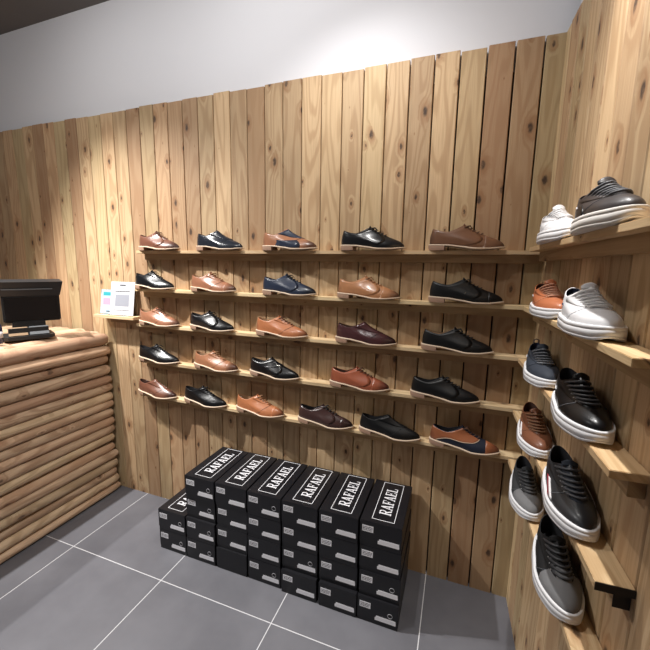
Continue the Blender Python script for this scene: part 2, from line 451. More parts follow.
# slab-serif capitals, unit height 1, baseline 0: rectangles/bars (x0,y0,x1,y1,w)
def bar(x0, y0, x1, y1, w):
    dx, dy = x1-x0, y1-y0; L = math.hypot(dx, dy); nx, ny = -dy/L*w/2, dx/L*w/2
    return [(x0+nx, y0+ny), (x0-nx, y0-ny), (x1-nx, y1-ny), (x1+nx, y1+ny)]
T_, S_ = .17, .075
def glyph(ch):
    R = []
    if ch == 'A':
        R += [bar(.12, 0, .40, 1, .10), bar(.40, 1, .72, 0, .18), bar(.22, .3, .60, .3, .07), bar(-.02, S_/2, .28, S_/2, S_), bar(.52, S_/2, .90, S_/2, S_)]
        return R, .88
    if ch == 'R':
        R += [bar(.17, 0, .17, 1, T_), bar(0, S_/2, .36, S_/2, S_), bar(0, 1-S_/2, .5, 1-S_/2, S_), bar(.2, .48, .5, .48, S_), bar(.40, .46, .72, .02, .17), bar(.64, S_/2, .84, S_/2, S_)]
        N = 8
        pts = [(.48+.20*math.sin(PI*i/N), .735+.245*math.cos(PI*i/N)) for i in range(N+1)]
        for a, b in zip(pts, pts[1:]): R.append(bar(a[0], a[1], b[0], b[1], .13))
        return R, .86
    if ch == 'F':
        R += [bar(.17, 0, .17, 1, T_), bar(0, S_/2, .40, S_/2, S_), bar(0, 1-S_/2, .70, 1-S_/2, S_), bar(.68, .72, .68, 1, .07), bar(.2, .5, .50, .5, S_), bar(.50, .36, .50, .64, .06)]
        return R, .76
    if ch == 'E':
        R += [bar(.17, 0, .17, 1, T_), bar(0, S_/2, .72, S_/2, S_), bar(0, 1-S_/2, .70, 1-S_/2, S_), bar(.68, .72, .68, 1, .07), bar(.70, 0, .70, .28, .07), bar(.2, .5, .50, .5, S_), bar(.50, .36, .50, .64, .06)]
        return R, .80
    if ch == 'L':
        R += [bar(.17, 0, .17, 1, T_), bar(0, S_/2, .70, S_/2, S_), bar(0, 1-S_/2, .36, 1-S_/2, S_), bar(.68, 0, .68, .32, .08)]
        return R, .76
def word(s, w, h, zt):
    q = MB(); x = 0; L = []
    for ch in s:
        g, adv = glyph(ch); L.append((x, g)); x += adv + .08
    x -= .08; sx = w/x
    for i, (ox, g) in enumerate(L):
        for j, poly in enumerate(g):
            q.prism([((ox+a)*sx - w/2, (b-.5)*h) for a, b in poly], 0, zt + 1e-5*j)
    return q
def make_box():
    t = empty('shoe_box')
    # lower tray and a deep lid that reaches most of the way down
    b = MB(); b.box((.0015, .0015, 0), (BW-.0015, BD-.0015, BH-.004), bev=.001); b.build('box_tray', M_box, t)
    b = MB(); b.box((0, 0, .016), (BW, BD, BH), bev=.0014); b.build('lid', M_box, t)
    q = MB(); q.box((.010, -.0006, .068), (.058, .0004, .096)); lb = q.build('size_label', M_lab, t)
    q = MB()
    r = random.Random(4)
    for zz in (.074, .081, .088):
        x = .014
        while x < .052:
            w = r.uniform(.003, .009); q.box((x, -.0009, zz), (min(x+w, .054), -.0005, zz+.0028)); x += w+.002
    q.build('label_print', M_ink, lb)
    q = MB(); q.prism([(.078, .024), (.166, .024), (.168, .028), (.166, .046), (.084, .046), (.084, .041), (.078, .036)], 0, .001, M=Matrix.Rotation(PI/2, 4, 'X') @ Matrix.Translation((0, 0, -.0004)))
    q.build('brand_strip', M_lab, t)
    return t
def add_ring(t):
    q = MB(); N = 20; cx, cz = .142, .063
    q.tube([(cx+.010*math.cos(2*PI*i/N), -.0002, cz+.010*math.sin(2*PI*i/N)) for i in range(N+1)], .0012, 6, caps=False)
    return q.build('finger_ring', M_ring, t)
def add_top(t):
    q = word('RAFAEL', .200, .050, .0006)
    M = Matrix.Translation((BW/2+.004, .165, BH)) @ Matrix.Rotation(PI/2, 4, 'Z')
    q.v = [tuple(M @ Vector(v)) for v in q.v]
    q.build('brand_lettering', M_white, t)
    q = MB(); a, c, w = .140, .0465, .0024
    for p in (bar(-a, -c, a, -c, w), bar(a, -c-w/2, a, c+w/2, w), bar(a, c, -a, c, w), bar(-a, c+w/2, -a, -c-w/2, w)): q.prism(p, 0, .0005)
    q.v = [tuple(M @ Vector(v)) for v in q.v]
    q.build('printed_frame', M_white, t)
proto = make_box(); used = 0; todo = []
cols = [-1.419, -1.238, -1.055, -.872, -.686, -.503, -.320]
xtop = [-1.419, -1.232, -1.051, -.870, -.688, -.506, -.324]
colname = ['low leftmost stack', 'first tall stack from left', 'second tall stack from left', 'third tall stack from left', 'fourth tall stack from left', 'fifth tall stack from left', 'rightmost stack']
rings = {(0, 0), (0, 1), (1, 0), (1, 1), (1, 2), (1, 3), (3, 0), (3, 3), (4, 1), (6, 1), (6, 0)}
jit = {(4, 0): (-.004, -.010), (4, 1): (-.006, .004), (5, 0): (.006, -.012), (5, 1): (.0, .004), (6, 1): (.006, .0), (6, 0): (.0, -.010), (2, 0): (0, 0), (3, 0): (0, 0), (1, 0): (-.004, -.002), (1, 2): (-.006, .006), (2, 2): (.006, .003)}
rr = random.Random(9)
for c in range(7):
    nb = 2 if c == 0 else 4
    for r_ in range(nb):
        if (c, r_) == (2, 0): continue
        o = copy_tree(proto) if used else proto; used += 1
        j = jit.get((c, r_), (rr.uniform(-.002, .002), rr.uniform(-.004, .004)))
        o.location = (cols[c] + (xtop[c]-cols[c])*r_/3.0 + j[0]*.5, 1.352 + j[1], r_*(BH+.0004))
        o.rotation_euler = (0, 0, rr.uniform(-.006, .006))
        lev = ['bottom box', 'second box up', 'third box up', 'top box'][r_] if nb == 4 else ['bottom box', 'top box'][r_]
        top = r_ == nb-1
        tag(o, ('black shoe box, %s of the %s' % (lev, colname[c])) + (', lettered lid' if top else ''), 'box', 'black shoe boxes stacked on the floor')
        todo.append((o, (c, r_) in rings, top))
for o, rg, top in todo:
    if rg: add_ring(o)
    if top: add_top(o)
# one box stands with its plain end out
o = empty('shoe_box', (cols[2], 1.350, 0)); b = MB(); b.box((.0015, .0015, 0), (BW-.0015, BD-.0015, BH-.004), bev=.001); b.build('box_tray', M_box, o)
b = MB(); b.box((0, 0, .016), (BW, BD, BH), bev=.0014); b.build('lid', M_box, o)
tag(o, 'black shoe box with a plain unlabelled end, bottom of its stack', 'box', 'black shoe boxes stacked on the floor')

# ------------------------------------------------------------------ shoes
def lerp(a, b, t): return a + (b-a)*t
def tab(T, x):
    for (x0, y0), (x1, y1) in zip(T, T[1:]):
        if x <= x1:
            s = (x-x0)/(x1-x0); s = s*s*(3-2*s)*.5 + s*.5
            return lerp(y0, y1, max(0, min(1, s)))
    return T[-1][1]
class Last:
    """the form of a shoe: a sole outline, an ankle rim and smooth curves between them. Toe at +x."""
    def __init__(s, kind):
        s.kind = kind
        if kind == 'dress':
            s.L = .145
            s.hw = [(-1, .033), (-.6, .0335), (-.15, .0335), (.3, .046), (.55, .0455), (.8, .040), (1, .032)]
            s.pw = .42; s.bottom = [(-1, .0240), (-.45, .0215), (-.1, .0150), (.25, .0075), (.6, .0075), (1, .0130)]
            s.rx, s.ra, s.rb = -.0700, .064, .0235
            s.rzb, s.rzs, s.rzf = .088, .073, .102
        else:
            s.L = .143
            s.hw = [(-1, .038), (-.6, .040), (-.15, .042), (.3, .0498), (.55, .0505), (.8, .047), (1, .041)]
            s.pw = .43; s.bottom = [(-1, .030), (-.3, .0285), (.3, .0265), (.7, .0275), (1, .0300)]
            s.rx, s.ra, s.rb = -.0650, .064, .0300
            s.rzb, s.rzs, s.rzf = .100, .080, .108
    def W(s, p, off=0.0):
        u = math.cos(p); b = tab(s.hw, u)
        sn = math.sin(p); y = b*math.copysign(abs(sn)**(2*s.pw), sn)
        cy = -.004*math.sin((u+1)*PI/2*1.1)
        x = u*s.L
        v = Vector((x, y+cy, tab(s.bottom, u)))
        if off:
            e = 1e-3
            a = s.W(p-e); c = s.W(p+e); tn = (c-a); n_ = Vector((tn.y, -tn.x, 0))
            if n_.length > 0: v = v + n_.normalized()*off
        return v
    def R(s, p):
        c = math.cos(p); f = max(0, c); b = max(0, -c)
        z = s.rzs + (s.rzf-s.rzs)*f**1.3 + (s.rzb-s.rzs)*b**1.8
        return Vector((s.rx + s.ra*c, s.rb*math.sin(p)*(1-.35*f) - .002, z))
    def S(s, p, t):
        p = (p + PI) % (2*PI) - PI
        P0 = s.W(p, -.0015); P3 = s.R(p); c = math.cos(p); f = max(0, c)**1.3; bk = max(0, -c)**2
        if s.kind == 'dress':
            h = lerp(.032, .034, f); P1 = P0 + Vector((.004*f - .001*bk, .0, h)); P1.y *= 1.03
            P2 = P3 + Vector((lerp(0, .058, f) - .006*bk, (P0.y-P3.y)*.38, lerp(-.022, -.052, f)))
        else:
            h = lerp(.034, .036, f); P1 = P0 + Vector((.003*f - .001*bk, .0, h)); P1.y *= 1.02
            P2 = P3 + Vector((lerp(0, .064, f) - .005*bk, (P0.y-P3.y)*.40, lerp(-.028, -.052, f)))
        q = 1-t
        return P0*q**3 + P1*3*q*q*t + P2*3*q*t*t + P3*t**3
    def N(s, p, t):
        e = .004
        t0, t1 = max(0, t-e), min(1, t+e)
        a = s.S(p+e, t) - s.S(p-e, t); b = s.S(p, t1) - s.S(p, t0)
        n_ = a.cross(b)
        return n_.normalized() if n_.length > 1e-12 else Vector((0, 0, 1))
    def P(s, p, t, off): return s.S(p, t) + s.N(p, t)*off
LD, LS = Last('dress'), Last('sneaker')
NR, NK = 56, 14
def ring_loft(rings, closed_last=False):
    V = []; Fc = []; n_ = len(rings[0])
    for r_ in rings: V += r_
    for i in range(len(rings)-1):
        for j in range(n_): Fc.append((i*n_+j, i*n_+(j+1) % n_, (i+1)*n_+(j+1) % n_, (i+1)*n_+j))
    return V, Fc
PH = [2*PI*j/NR for j in range(NR)]
def finish(V, Fc, name, flip_smooth=True):
    me = new_mesh(name, V, Fc, None, True)
    bm = bmesh.new(); bm.from_mesh(me); bmesh.ops.remove_doubles(bm, verts=bm.verts[:], dist=1e-6)
    bmesh.ops.recalc_face_normals(bm, faces=bm.faces[:]); bm.to_mesh(me); bm.free()
    for p in me.polygons: p.use_smooth = True
    return me
def g_upper(L):
    rings = [[L.S(p, k/NK) for p in PH] for k in range(NK+1)]
    rings.append([L.R(p) + Vector((0, 0, .0012)) + (Vector((L.rx, 0, L.R(p).z)) - L.R(p)).normalized()*.0016 for p in PH])
    rings.append([L.R(p) + (Vector((L.rx, 0, L.R(p).z)) - L.R(p)).normalized()*.0032 for p in PH])
    return finish(*ring_loft(rings), 'upper')
def g_lining(L):
    base = L.bottom[0][1] + .010
    rings = []
    for k, w in ((0, .0030), (.35, .0038), (.8, .002), (1.0, .004)):
        ring = []
        for p in PH:
            R = L.R(p); q = R + (Vector((L.rx, 0, R.z)) - R).normalized()*w
            foot = Vector((L.rx + L.ra*1.0*math.cos(p), L.rb*1.05*math.sin(p), base))
            ring.append(q.lerp(foot, k))
        rings.append(ring)
    rings.append([Vector((L.rx, 0, base)) for p in PH])
    return finish(*ring_loft(rings), 'lining')
def g_sole(L):
    if L.kind == 'dress':
        def ring(off, dz): return [L.W(p, off) + Vector((0, 0, dz)) for p in PH]
        T = .0052
        rings = [ring(-.030, .0), ring(-.006, .0015), ring(.0030, .0012), ring(.0042, .0), ring(.0042, -T+.001), ring(.0030, -T), ring(-.004, -T)]
        rings.append([Vector((L.W(p).x*.5, 0, L.W(p).z-T)) for p in PH])
    else:
        def ring(off, f): # f 1 = top of wall, 0 = ground
            out = []
            for p in PH:
                w = L.W(p, off); toe = max(0, math.cos(p))
                g = .0 + .010*max(0, (math.cos(p)-.80)/.20)**2
                out.append(Vector((w.x, w.y, lerp(g, w.z+.004, f))))
            return out
        rings = [ring(-.02, .85), ring(-.001, 1.0), ring(.0035, 1.0), ring(.0050, .95), ring(.0054, .74), ring(.0049, .725), ring(.0049, .705), ring(.0056, .69), ring(.0058, .24), ring(.0052, .225), ring(.0052, .205), ring(.0057, .19), ring(.0050, .04), ring(.0030, 0), ring(-.012, 0)]
        rings.append([Vector((L.W(p).x*.5, 0, rings[-1][i].z)) for i, p in enumerate(PH)])
    return finish(*ring_loft(rings), 'sole')
def g_heel(L):
    N = 28; x1 = -.078; out = []
    pts = [p for p in [PI/2 + PI*i/N for i in range(N+1)]]
    # outline of heel: back part of the outline closed by a slightly concave breast
    ps = [2*PI*j/160 for j in range(160)]
    back = [L.W(p, .0038) for p in ps if L.W(p, .0038).x < x1]
    V = []; n_ = len(back)
    for s_, z_ in ((1.0, None), (1.0, .5), (.97, 0.0)):
        for v in back:
            top = v.z - .0050
            z = top if z_ is None else top*z_
            V.append(Vector((x1 + (v.x-x1)*s_, v.y*s_, z)))
    Fc = []
    for i in range(2):
        for j in range(n_): Fc.append((i*n_+j, i*n_+(j+1) % n_, (i+1)*n_+(j+1) % n_, (i+1)*n_+j))
    Fc.append(tuple(range(n_))); Fc.append(tuple(reversed(range(2*n_, 3*n_))))
    me = new_mesh('heel', V, Fc)
    bm = bmesh.new(); bm.from_mesh(me); bmesh.ops.recalc_face_normals(bm, faces=bm.faces[:]); bm.to_mesh(me); bm.free()
    return me
def grid_patch(L, rows, off=.0010, close=False):
    """rows of (phi, t): a panel laid on the upper, skirted down to it"""
    A = [[L.P(p, t, off) for p, t in r] for r in rows]
    B = [[L.P(p, t, -.0015) for p, t in r] for r in rows]
    m_, n_ = len(rows), len(rows[0]); V = [v for r in A for v in r] + [v for r in B for v in r]; o = m_*n_
    Fc = [(i*n_+j, i*n_+j+1, (i+1)*n_+j+1, (i+1)*n_+j) for i in range(m_-1) for j in range(n_-1)]
    bd = [(0, j) for j in range(n_)] + [(i, n_-1) for i in range(1, m_)] + [(m_-1, j) for j in range(n_-2, -1, -1)] + [(i, 0) for i in range(m_-2, 0, -1)]
    for a, b in zip(bd, bd[1:] + bd[:1]):
        ia, ib = a[0]*n_+a[1], b[0]*n_+b[1]; Fc.append((ia, ib, ib+o, ia+o))
    return V, Fc
def joinp(L, patches, name):
    V = []; Fc = []
    for v, f in patches:
        n_ = len(V); V += v; Fc += [tuple(i+n_ for i in q) for q in f]
    return finish(V, Fc, name)
def phi_at_y(L, t, y, hi=1.5):
    """angle (side of sign y) where the surface at height parameter t has |y|"""
    sg = 1 if y > 0 else -1; lo = 0.0; h = hi
    for _ in range(22):
        m_ = (lo+h)/2
        if abs(L.S(sg*m_, t).y - L.S(0, t).y) < abs(y): lo = m_
        else: h = m_
    return sg*lo
def t_at_x(L, p, x):
    if L.S(p, 0).x <= x: return 0.0
    lo, h = 0.0, 1.0
    for _ in range(22):
        m_ = (lo+h)/2
        if L.S(p, m_).x > x: lo = m_
        else: h = m_
    return lo
def g_eyestay(L, t0, t1, yi, yo, off=.0012):
    ps = []
    for sg in (1, -1):
        rows = []
        for i in range(11):
            t = lerp(t0, t1, i/10); e = math.sin(PI*min(1, (i/10)*3)/2)
            yo_ = lerp(yi+.004, yo, e)
            rows.append([(phi_at_y(L, t, sg*lerp(yi, yo_, j/4)), t) for j in range(5)])
        ps.append(grid_patch(L, rows, off))
    return joinp(L, ps, 'eyestay')
def g_quarter(L, tf, off=.0009, p_front=.95):
    """derby quarters: back and sides of the upper with a free front edge"""
    ps = []
    for sg in (1, -1):
        rows = []
        for i in range(13):
            t = lerp(.01, .985, i/12)
            # front edge sweeps from the arch up to the eyestay
            pf = lerp(1.62, .30, min(1, max(0, (t-.05)/.72))**.75)
            if t > .8: pf = lerp(.30, .34, (t-.8)/.2)
            rows.append([(sg*lerp(pf, PI, (j/14)), t) for j in range(15)])
        ps.append(grid_patch(L, rows, off))
    return joinp(L, ps, 'quarter')
def g_cap(L, x, off=.0009, name='toe_cap', wing=0.0):
    cols = []
    for j in range(-14, 15):
        p = j/14*1.30; te = t_at_x(L, p, x - wing*(1-abs(j)/14)**.8*.028 - (abs(j)/14)**2*(.0 if not wing else .02))
        cols.append([(p, te*i/9) for i in range(10)])
    return joinp(L, [grid_patch(L, cols, off)], name)
def g_tongue(L, w, ext, t0=.5):
    rows = []
    for i in range(8):
        t = lerp(t0, 1.0, i/7); rows.append([(phi_at_y(L, t, w*(j/3-1) if j != 3 else 1e-5), t) for j in range(7)])
    V, Fc = grid_patch(L, rows, .0006)
    # free end standing up beyond the rim
    top = L.R(0); nx = 5; n_ = len(V); d = Vector((-.52, 0, .85)).normalized()
    for lay in (0.0, -.003):
        for i in range(nx):
            s_ = i/(nx-1)
            for j in range(7):
                q_ = j/3-1; y = w*.82*q_
                V.append(top + d*((ext+.004)*s_*(1-.45*s_*q_*q_) - .004) + Vector((lay*1.0 - .0006 - .26*w*q_*q_, y, lay*.6 - .10*w*q_*q_)))
    o = nx*7
    for i in range(nx-1):
        for j in range(6):
            a = n_+i*7+j; Fc.append((a, a+1, a+8, a+7)); Fc.append((a+o+7, a+o+8, a+o+1, a+o))
    bd = [(0, j) for j in range(7)] + [(i, 6) for i in range(1, nx)] + [(nx-1, j) for j in range(5, -1, -1)] + [(i, 0) for i in range(nx-2, 0, -1)]
    for a, b in zip(bd, bd[1:]+bd[:1]):
        ia, ib = n_+a[0]*7+a[1], n_+b[0]*7+b[1]; Fc.append((ia, ia+o, ib+o, ib))
    return joinp(L, [(V, Fc)], 'tongue')
def g_laces(L, n_, t0, t1, y, r, flat=1.0, bow=True, eyelet=False):
    q = MB()
    for i in range(n_):
        t = lerp(t0, t1, i/(n_-1)); ya = y*lerp(.9, 1.1, i/(n_-1))
        a = phi_at_y(L, t, -ya); b = phi_at_y(L, t, ya)
        pts = []
        for j in range(9):
            s_ = j/8; off = .0016 + r*.6 + .0022*math.sin(PI*s_)
            if j in (0, 8): off = -.0012
            pts.append(L.P(lerp(a, b, s_), t, off))
        q.tube(pts, r, 6)
        if i < n_-1 and flat > 1:
            t2 = lerp(t0, t1, (i+1)/(n_-1))
            for sg in (1, -1):
                pa = L.P(phi_at_y(L, t, sg*y*.9), t, .0022); pb = L.P(phi_at_y(L, t2, -sg*y*.55), t2, .0036)
                q.tube([pa, pa.lerp(pb, .5)+Vector((0, 0, .0012)), pb], r*.9, 6)
    if bow:
        c = L.P(0, t1, .005)
        for sg in (1, -1):
            pts = [c + Vector((.002*math.sin(PI*k/10)+.006*math.sin(2*PI*k/10), sg*.014*math.sin(PI*k/10), .002*math.sin(PI*k/10) - .006*(k/10))) for k in range(11)]
            q.tube(pts, r*.85, 6)
            q.tube([c, c+Vector((.008, sg*.010, -.003)), c+Vector((.016, sg*.016, -.012))], r*.8, 6)
    return finish(q.v, q.f, 'laces')
def g_stitch(L, path, r=.0006, sides=(1, -1)):
    q = MB()
    for sg in sides:
        q.tube([L.P(sg*p, t, .0012) for p, t in path], r, 5)
    return finish(q.v, q.f, 'stitching')
def g_band(L, pa, pb, t0, t1, off=.0016, n1=10, n2=5, lean=0.0, name='stripe', sides=(1, -1)):
    ps = []
    for sg in sides:
        ps.append(grid_patch(L, [[(sg*(lerp(pa, pb, j/n2)+lean*i/n1), lerp(t0, t1, i/n1)) for j in range(n2+1)] for i in range(n1+1)], off))
    return joinp(L, ps, name)
def g_strap(L, t, w):
    rows = []
    for i in range(5):
        tt = t + w*(i/4-.5); rows.append([(lerp(-1.5, 1.5, j/24), tt - .10*(abs(j/12-1))**2) for j in range(25)])
    return joinp(L, [grid_patch(L, rows, .0024)], 'strap')
def g_heeltab(L, name='heel_tab', w=.34, t0=.45):
    rows = [[(PI + lerp(-w, w, j/8), lerp(t0, .99, i/7)) for j in range(9)] for i in range(8)]
    return joinp(L, [grid_patch(L, rows, .0018)], name)
def g_loop(L):
    q = MB(); c = L.R(PI)
    q.tube([c+Vector((.001, -.008, -.006)), c+Vector((-.001, -.008, .010)), c+Vector((-.001, 0, .014)), c+Vector((-.001, .008, .010)), c+Vector((.001, .008, -.006))], .0022, 6)
    return finish(q.v, q.f, 'pull_loop')
def g_shoe_pin(L, p, t, r):
    q = MB(); 
    for sg in (1, -1):
        c = L.P(sg*p, t, .001); n_ = L.N(sg*p, t); q.tube([c - n_*.001, c + n_*.0016], r, 10)
    return finish(q.v, q.f, 'metal_stud')
CACHE = {}
def geo(key, fn):
    if key not in CACHE: CACHE[key] = fn()
    return CACHE[key]
def part(name, key, fn, mat, parent, label=None):
    me = geo(key, fn).copy(); me.name = name; me.materials.clear(); me.materials.append(mat)
    o = link(name, me, parent)
    if label: o['label'] = label
    return o

M_welt = plain('tan_welt', (.60, .46, .34), .5); M_heel = plain('stacked_leather_heel', (.34, .21, .145), .5)
M_lace_d = plain('black_lace', (.012, .012, .013), .6); M_lace_b = plain('brown_lace', (.11, .05, .028), .6); M_lace_t = plain('tan_lace', (.34, .17, .08), .6)
M_lin_d = plain('dark_lining', (.02, .02, .024), .7); M_lin_t = plain('tan_lining', (.42, .27, .16), .6); M_lin_b = plain('brown_lining', (.07, .03, .02), .7)
M_metal = plain('steel', (.7, .68, .62), .25, 1.0)
BLK = leather('black_calf', (.004, .004, .005), rough=.30, coat=.2); BLK2 = leather('black_matt_calf', (.004, .004, .0045), rough=.42, coat=.05)
NAVY = leather('navy_calf', (.018, .026, .050), (.006, .007, .011)); INK = leather('blue_black_calf', (.014, .017, .025), rough=.26)
BRN = leather('reddish_brown_calf', (.155, .062, .038), (.028, .012, .010)); TAN = leather('tan_calf', (.33, .145, .075), (.045, .018, .012))
TAN2 = leather('pinkish_tan_calf', (.30, .130, .072), (.03, .014, .010), toe=.085); COG = leather('cognac_calf', (.30, .100, .042), (.04, .012, .010), toe=.09)
ORG = leather('orange_tan_calf', (.42, .155, .065), (.06, .02, .015), toe=.095); BUR = leather('burgundy_calf', (.060, .022, .024), (.022, .009, .010), rough=.22)
DBR = leather('dark_brown_calf', (.048, .024, .022), (.02, .010, .010), rough=.25); MBR = leather('mid_brown_grain_calf', (.165, .078, .042), (.022, .012, .010), toe=.10, rough=.38, coat=.15)
CAM = leather('camel_calf', (.40, .185, .085), (.06, .025, .018), toe=.085); DNV = leather('deep_navy_suede', (.011, .015, .030), rough=.6, coat=0)
RED = leather('red_tan_calf', (.30, .085, .042), (.05, .014, .012), toe=.08)

def dress(style, mat, lace, lin, pos, rz, label, group, second=None, extra=()):
    t = empty('dress_shoe', pos, rz); tag(t, label, 'shoe', group)
    L = LD
    part('upper', 'd_up', lambda: g_upper(L), second if (second and style != 'spectator') else mat, t)
    part('lining', 'd_lin', lambda: g_lining(L), lin, t)
    part('welt_sole', 'd_sole', lambda: g_sole(L), M_welt, t)
    part('heel', 'd_heel', lambda: g_heel(L), M_heel, t)
    if style == 'twotone':
        T0 = lambda p: lerp(.47, .01, min(1, max(0, (p-1.75)/.8))**1.3) if p > 1.0 else lerp(.60, .47, max(0, (p-.42)/.58))
        def gq():
            ps = []
            for sg in (1, -1):
                rows = [[(sg*lerp(.42, PI, j/24), lerp(T0(lerp(.42, PI, j/24)), .985, i/10)) for j in range(25)] for i in range(11)]
                ps.append(grid_patch(LD, rows, .0010))
            return joinp(LD, ps, 'quarter')
        part('quarter', 'd_q2', gq, mat, t)
        for sg in (1, -1):
            def gt():
                q = MB(); q.tube([LD.P(sg*p, T0(p), .0012) for p in [.42+.09*k for k in range(24)]], .0014, 6); return finish(q.v, q.f, 'edge_tape')
            part('edge_tape', 'd_tp%d' % sg, gt, M_welt, t)
    if style in ('derby', 'cap_derby', 'brogue'):
        part('quarter', 'd_q', lambda: g_quarter(L, .5), mat, t)
    if style in ('oxford', 'cap_oxford'):
        part('eyestay', 'd_eye', lambda: g_eyestay(L, .64, .985, .0035, .017), mat, t)
        part('seam', 'd_seam', lambda: g_stitch(L, [(1.55, .02), (1.35, .2), (1.1, .38), (.8, .5), (.4, .58), (.1, .60)], .0007), M_lace_b if mat not in (BLK, BLK2, NAVY, INK) else M_lace_d, t)
    if style in ('cap_derby', 'cap_oxford', 'twotone'):
        part('toe_cap', 'd_cap', lambda: g_cap(L, .088), mat, t)
    if style == 'brogue':
        part('wing_tip', 'd_wing', lambda: g_cap(L, .092, name='wing_tip', wing=1.0), mat, t)
    if style in ('derby', 'cap_derby', 'brogue', 'twotone', 'oxford', 'cap_oxford'):
        part('tongue', 'd_tg', lambda: g_tongue(L, .011, .007, .6), second or mat, t)
        part('laces', 'd_lace', lambda: g_laces(L, 5, .66, .95, .0105, .0017), lace, t)
    if style in ('loafer', 'spectator'):
        part('vamp_panel', 'd_vp', lambda: g_eyestay(L, .55, .985, .0001, .021, .0016), second or mat, t)
        part('seam', 'd_seam', lambda: g_stitch(L, [(1.55, .02), (1.35, .2), (1.1, .38), (.8, .5), (.4, .58), (.1, .60)], .0007), M_lace_d, t)
    if style == 'spectator':
        part('side_panel', 'd_sp', lambda: g_band(L, 1.05, 2.0, .02, .5, .0011, lean=-.25, name='side_panel'), second, t, 'navy panel')
    if style == 'monk':
        part('quarter', 'd_q', lambda: g_quarter(L, .5), mat, t)
        part('tongue', 'd_tg', lambda: g_tongue(L, .011, .007, .6), mat, t)
        part('strap', 'd_strap', lambda: g_strap(L, .74, .11), mat, t)
        part('buckle', 'd_buckle', lambda: g_band(L, .45, .62, .66, .77, .0034, 4, 3, name='buckle'), M_metal, t)
    if 'pin' in extra: part('metal_stud', 'd_pin', lambda: g_shoe_pin(L, 1.28, .50, .0022), M_metal, t)
    return t

rows = [
 [(-1.600, 'derby', BRN, M_lace_b, M_lin_b, None, (), 'reddish brown lace-up dress shoe, first on the left of the top shelf'),
  (-1.196, 'loafer', INK, M_lace_d, M_lin_d, None, (), 'blue-black laceless dress shoe, second on the top shelf'),
  (-.791, 'spectator', TAN, M_lace_b, M_lin_t, NAVY, (), 'two-tone tan slip-on dress shoe with navy tongue and side panels'),
  (-.380, 'derby', BLK, M_lace_d, M_lin_d, None, (), 'black laced derby with brick-tan heel, fourth on the top shelf'),
  (.013, 'brogue', MBR, M_lace_b, M_lin_b, None, (), 'mid brown laced dress shoe with dark toe tip, rightmost on the top shelf')],
 [(-1.649, 'oxford', BLK, M_lace_d, M_lin_d, None, (), 'shiny black oxford shoe on the second shelf, right beside the white card sign'),
  (-1.243, 'cap_oxford', TAN2, M_lace_t, M_lin_t, None, (), 'light tan dress shoe with black-tipped toe, second on the second shelf'),
  (-.792, 'derby', NAVY, M_lace_d, M_lin_d, None, (), 'all-navy laced derby shoe, middle of the second shelf'),
  (-.392, 'brogue', CAM, M_lace_t, M_lin_t, None, (), 'camel tan brogue with dark burnished toe, fourth on the second shelf'),
  (.026, 'cap_derby', BLK2, M_lace_d, M_lin_d, None, ('pin',), 'matt black derby with tiny silver side stud, rightmost on the second shelf')],
 [(-1.628, 'oxford', TAN2, M_lace_b, M_lin_t, None, (), 'pinkish tan dress shoe with dark toe, first on the left of the middle shelf'),
  (-1.260, 'derby', BLK, M_lace_d, M_lin_d, None, (), 'glossy black dress shoe, second on the middle shelf'),
  (-.834, 'oxford', ORG, M_lace_b, M_lin_t, None, (), 'glossy orange tan oxford shoe in the middle of the middle shelf'),
  (-.396, 'loafer', BUR, M_lace_d, M_lin_b, None, (), 'glossy dark burgundy dress shoe, fourth on the middle shelf'),
  (.006, 'derby', BLK2, M_lace_d, M_lin_t, None, (), 'matt black dress shoe with tan inside, rightmost on the middle shelf')],
 [(-1.646, 'oxford', BLK, M_lace_d, M_lin_d, None, (), 'black dress shoe, first on the left of the fourth shelf down'),
  (-1.242, 'cap_oxford', TAN, M_lace_t, M_lin_t, None, (), 'tan cap-toe dress shoe with dark tip, second on the fourth shelf down'),
  (-.877, 'monk', BLK, M_lace_d, M_lin_d, None, ('pin',), 'black monk shoe with strap and silver buckle, middle of the fourth shelf down'),
  (-.420, 'brogue', RED, M_lace_b, M_lin_b, None, (), 'red-brown laced dress shoe, fourth on the fourth shelf down'),
  (-.030, 'derby', BLK2, M_lace_d, M_lin_d, None, (), 'matt black dress shoe, rightmost on the fourth shelf down')],
 [(-1.673, 'loafer', BRN, M_lace_b, M_lin_b, None, (), 'brown dress shoe, first on the left of the lowest back shelf'),
  (-1.322, 'oxford', BLK, M_lace_d, M_lin_d, None, (), 'glossy black dress shoe, second on the lowest back shelf'),
  (-.966, 'cap_oxford', ORG, M_lace_t, M_lin_t, None, (), 'orange tan cap-toe shoe, third on the lowest back shelf'),
  (-.590, 'cap_derby', DBR, M_lace_d, M_lin_d, None, (), 'dark brown cap-toe dress shoe, fourth on the lowest back shelf'),
  (-.266, 'loafer', BLK2, M_lace_d, M_lin_d, None, (), 'plain black dress shoe between the dark brown and the two-tone shoe, lowest back shelf'),
  (.066, 'twotone', COG, M_lace_b, M_lin_d, DNV, ('tape',), 'two-tone cognac and navy cap-toe shoe, rightmost on the lowest back shelf')]]
rr = random.Random(31)
for i, row in enumerate(rows):
    for (x, st, mat, lace, lin, sec, ex, lab) in row:
        dress(st, mat, lace, lin, (x, 1.640, ZS[i]+.0003), rr.uniform(-.05, .01), lab, 'dress shoes on the back wall shelves', sec, ex)

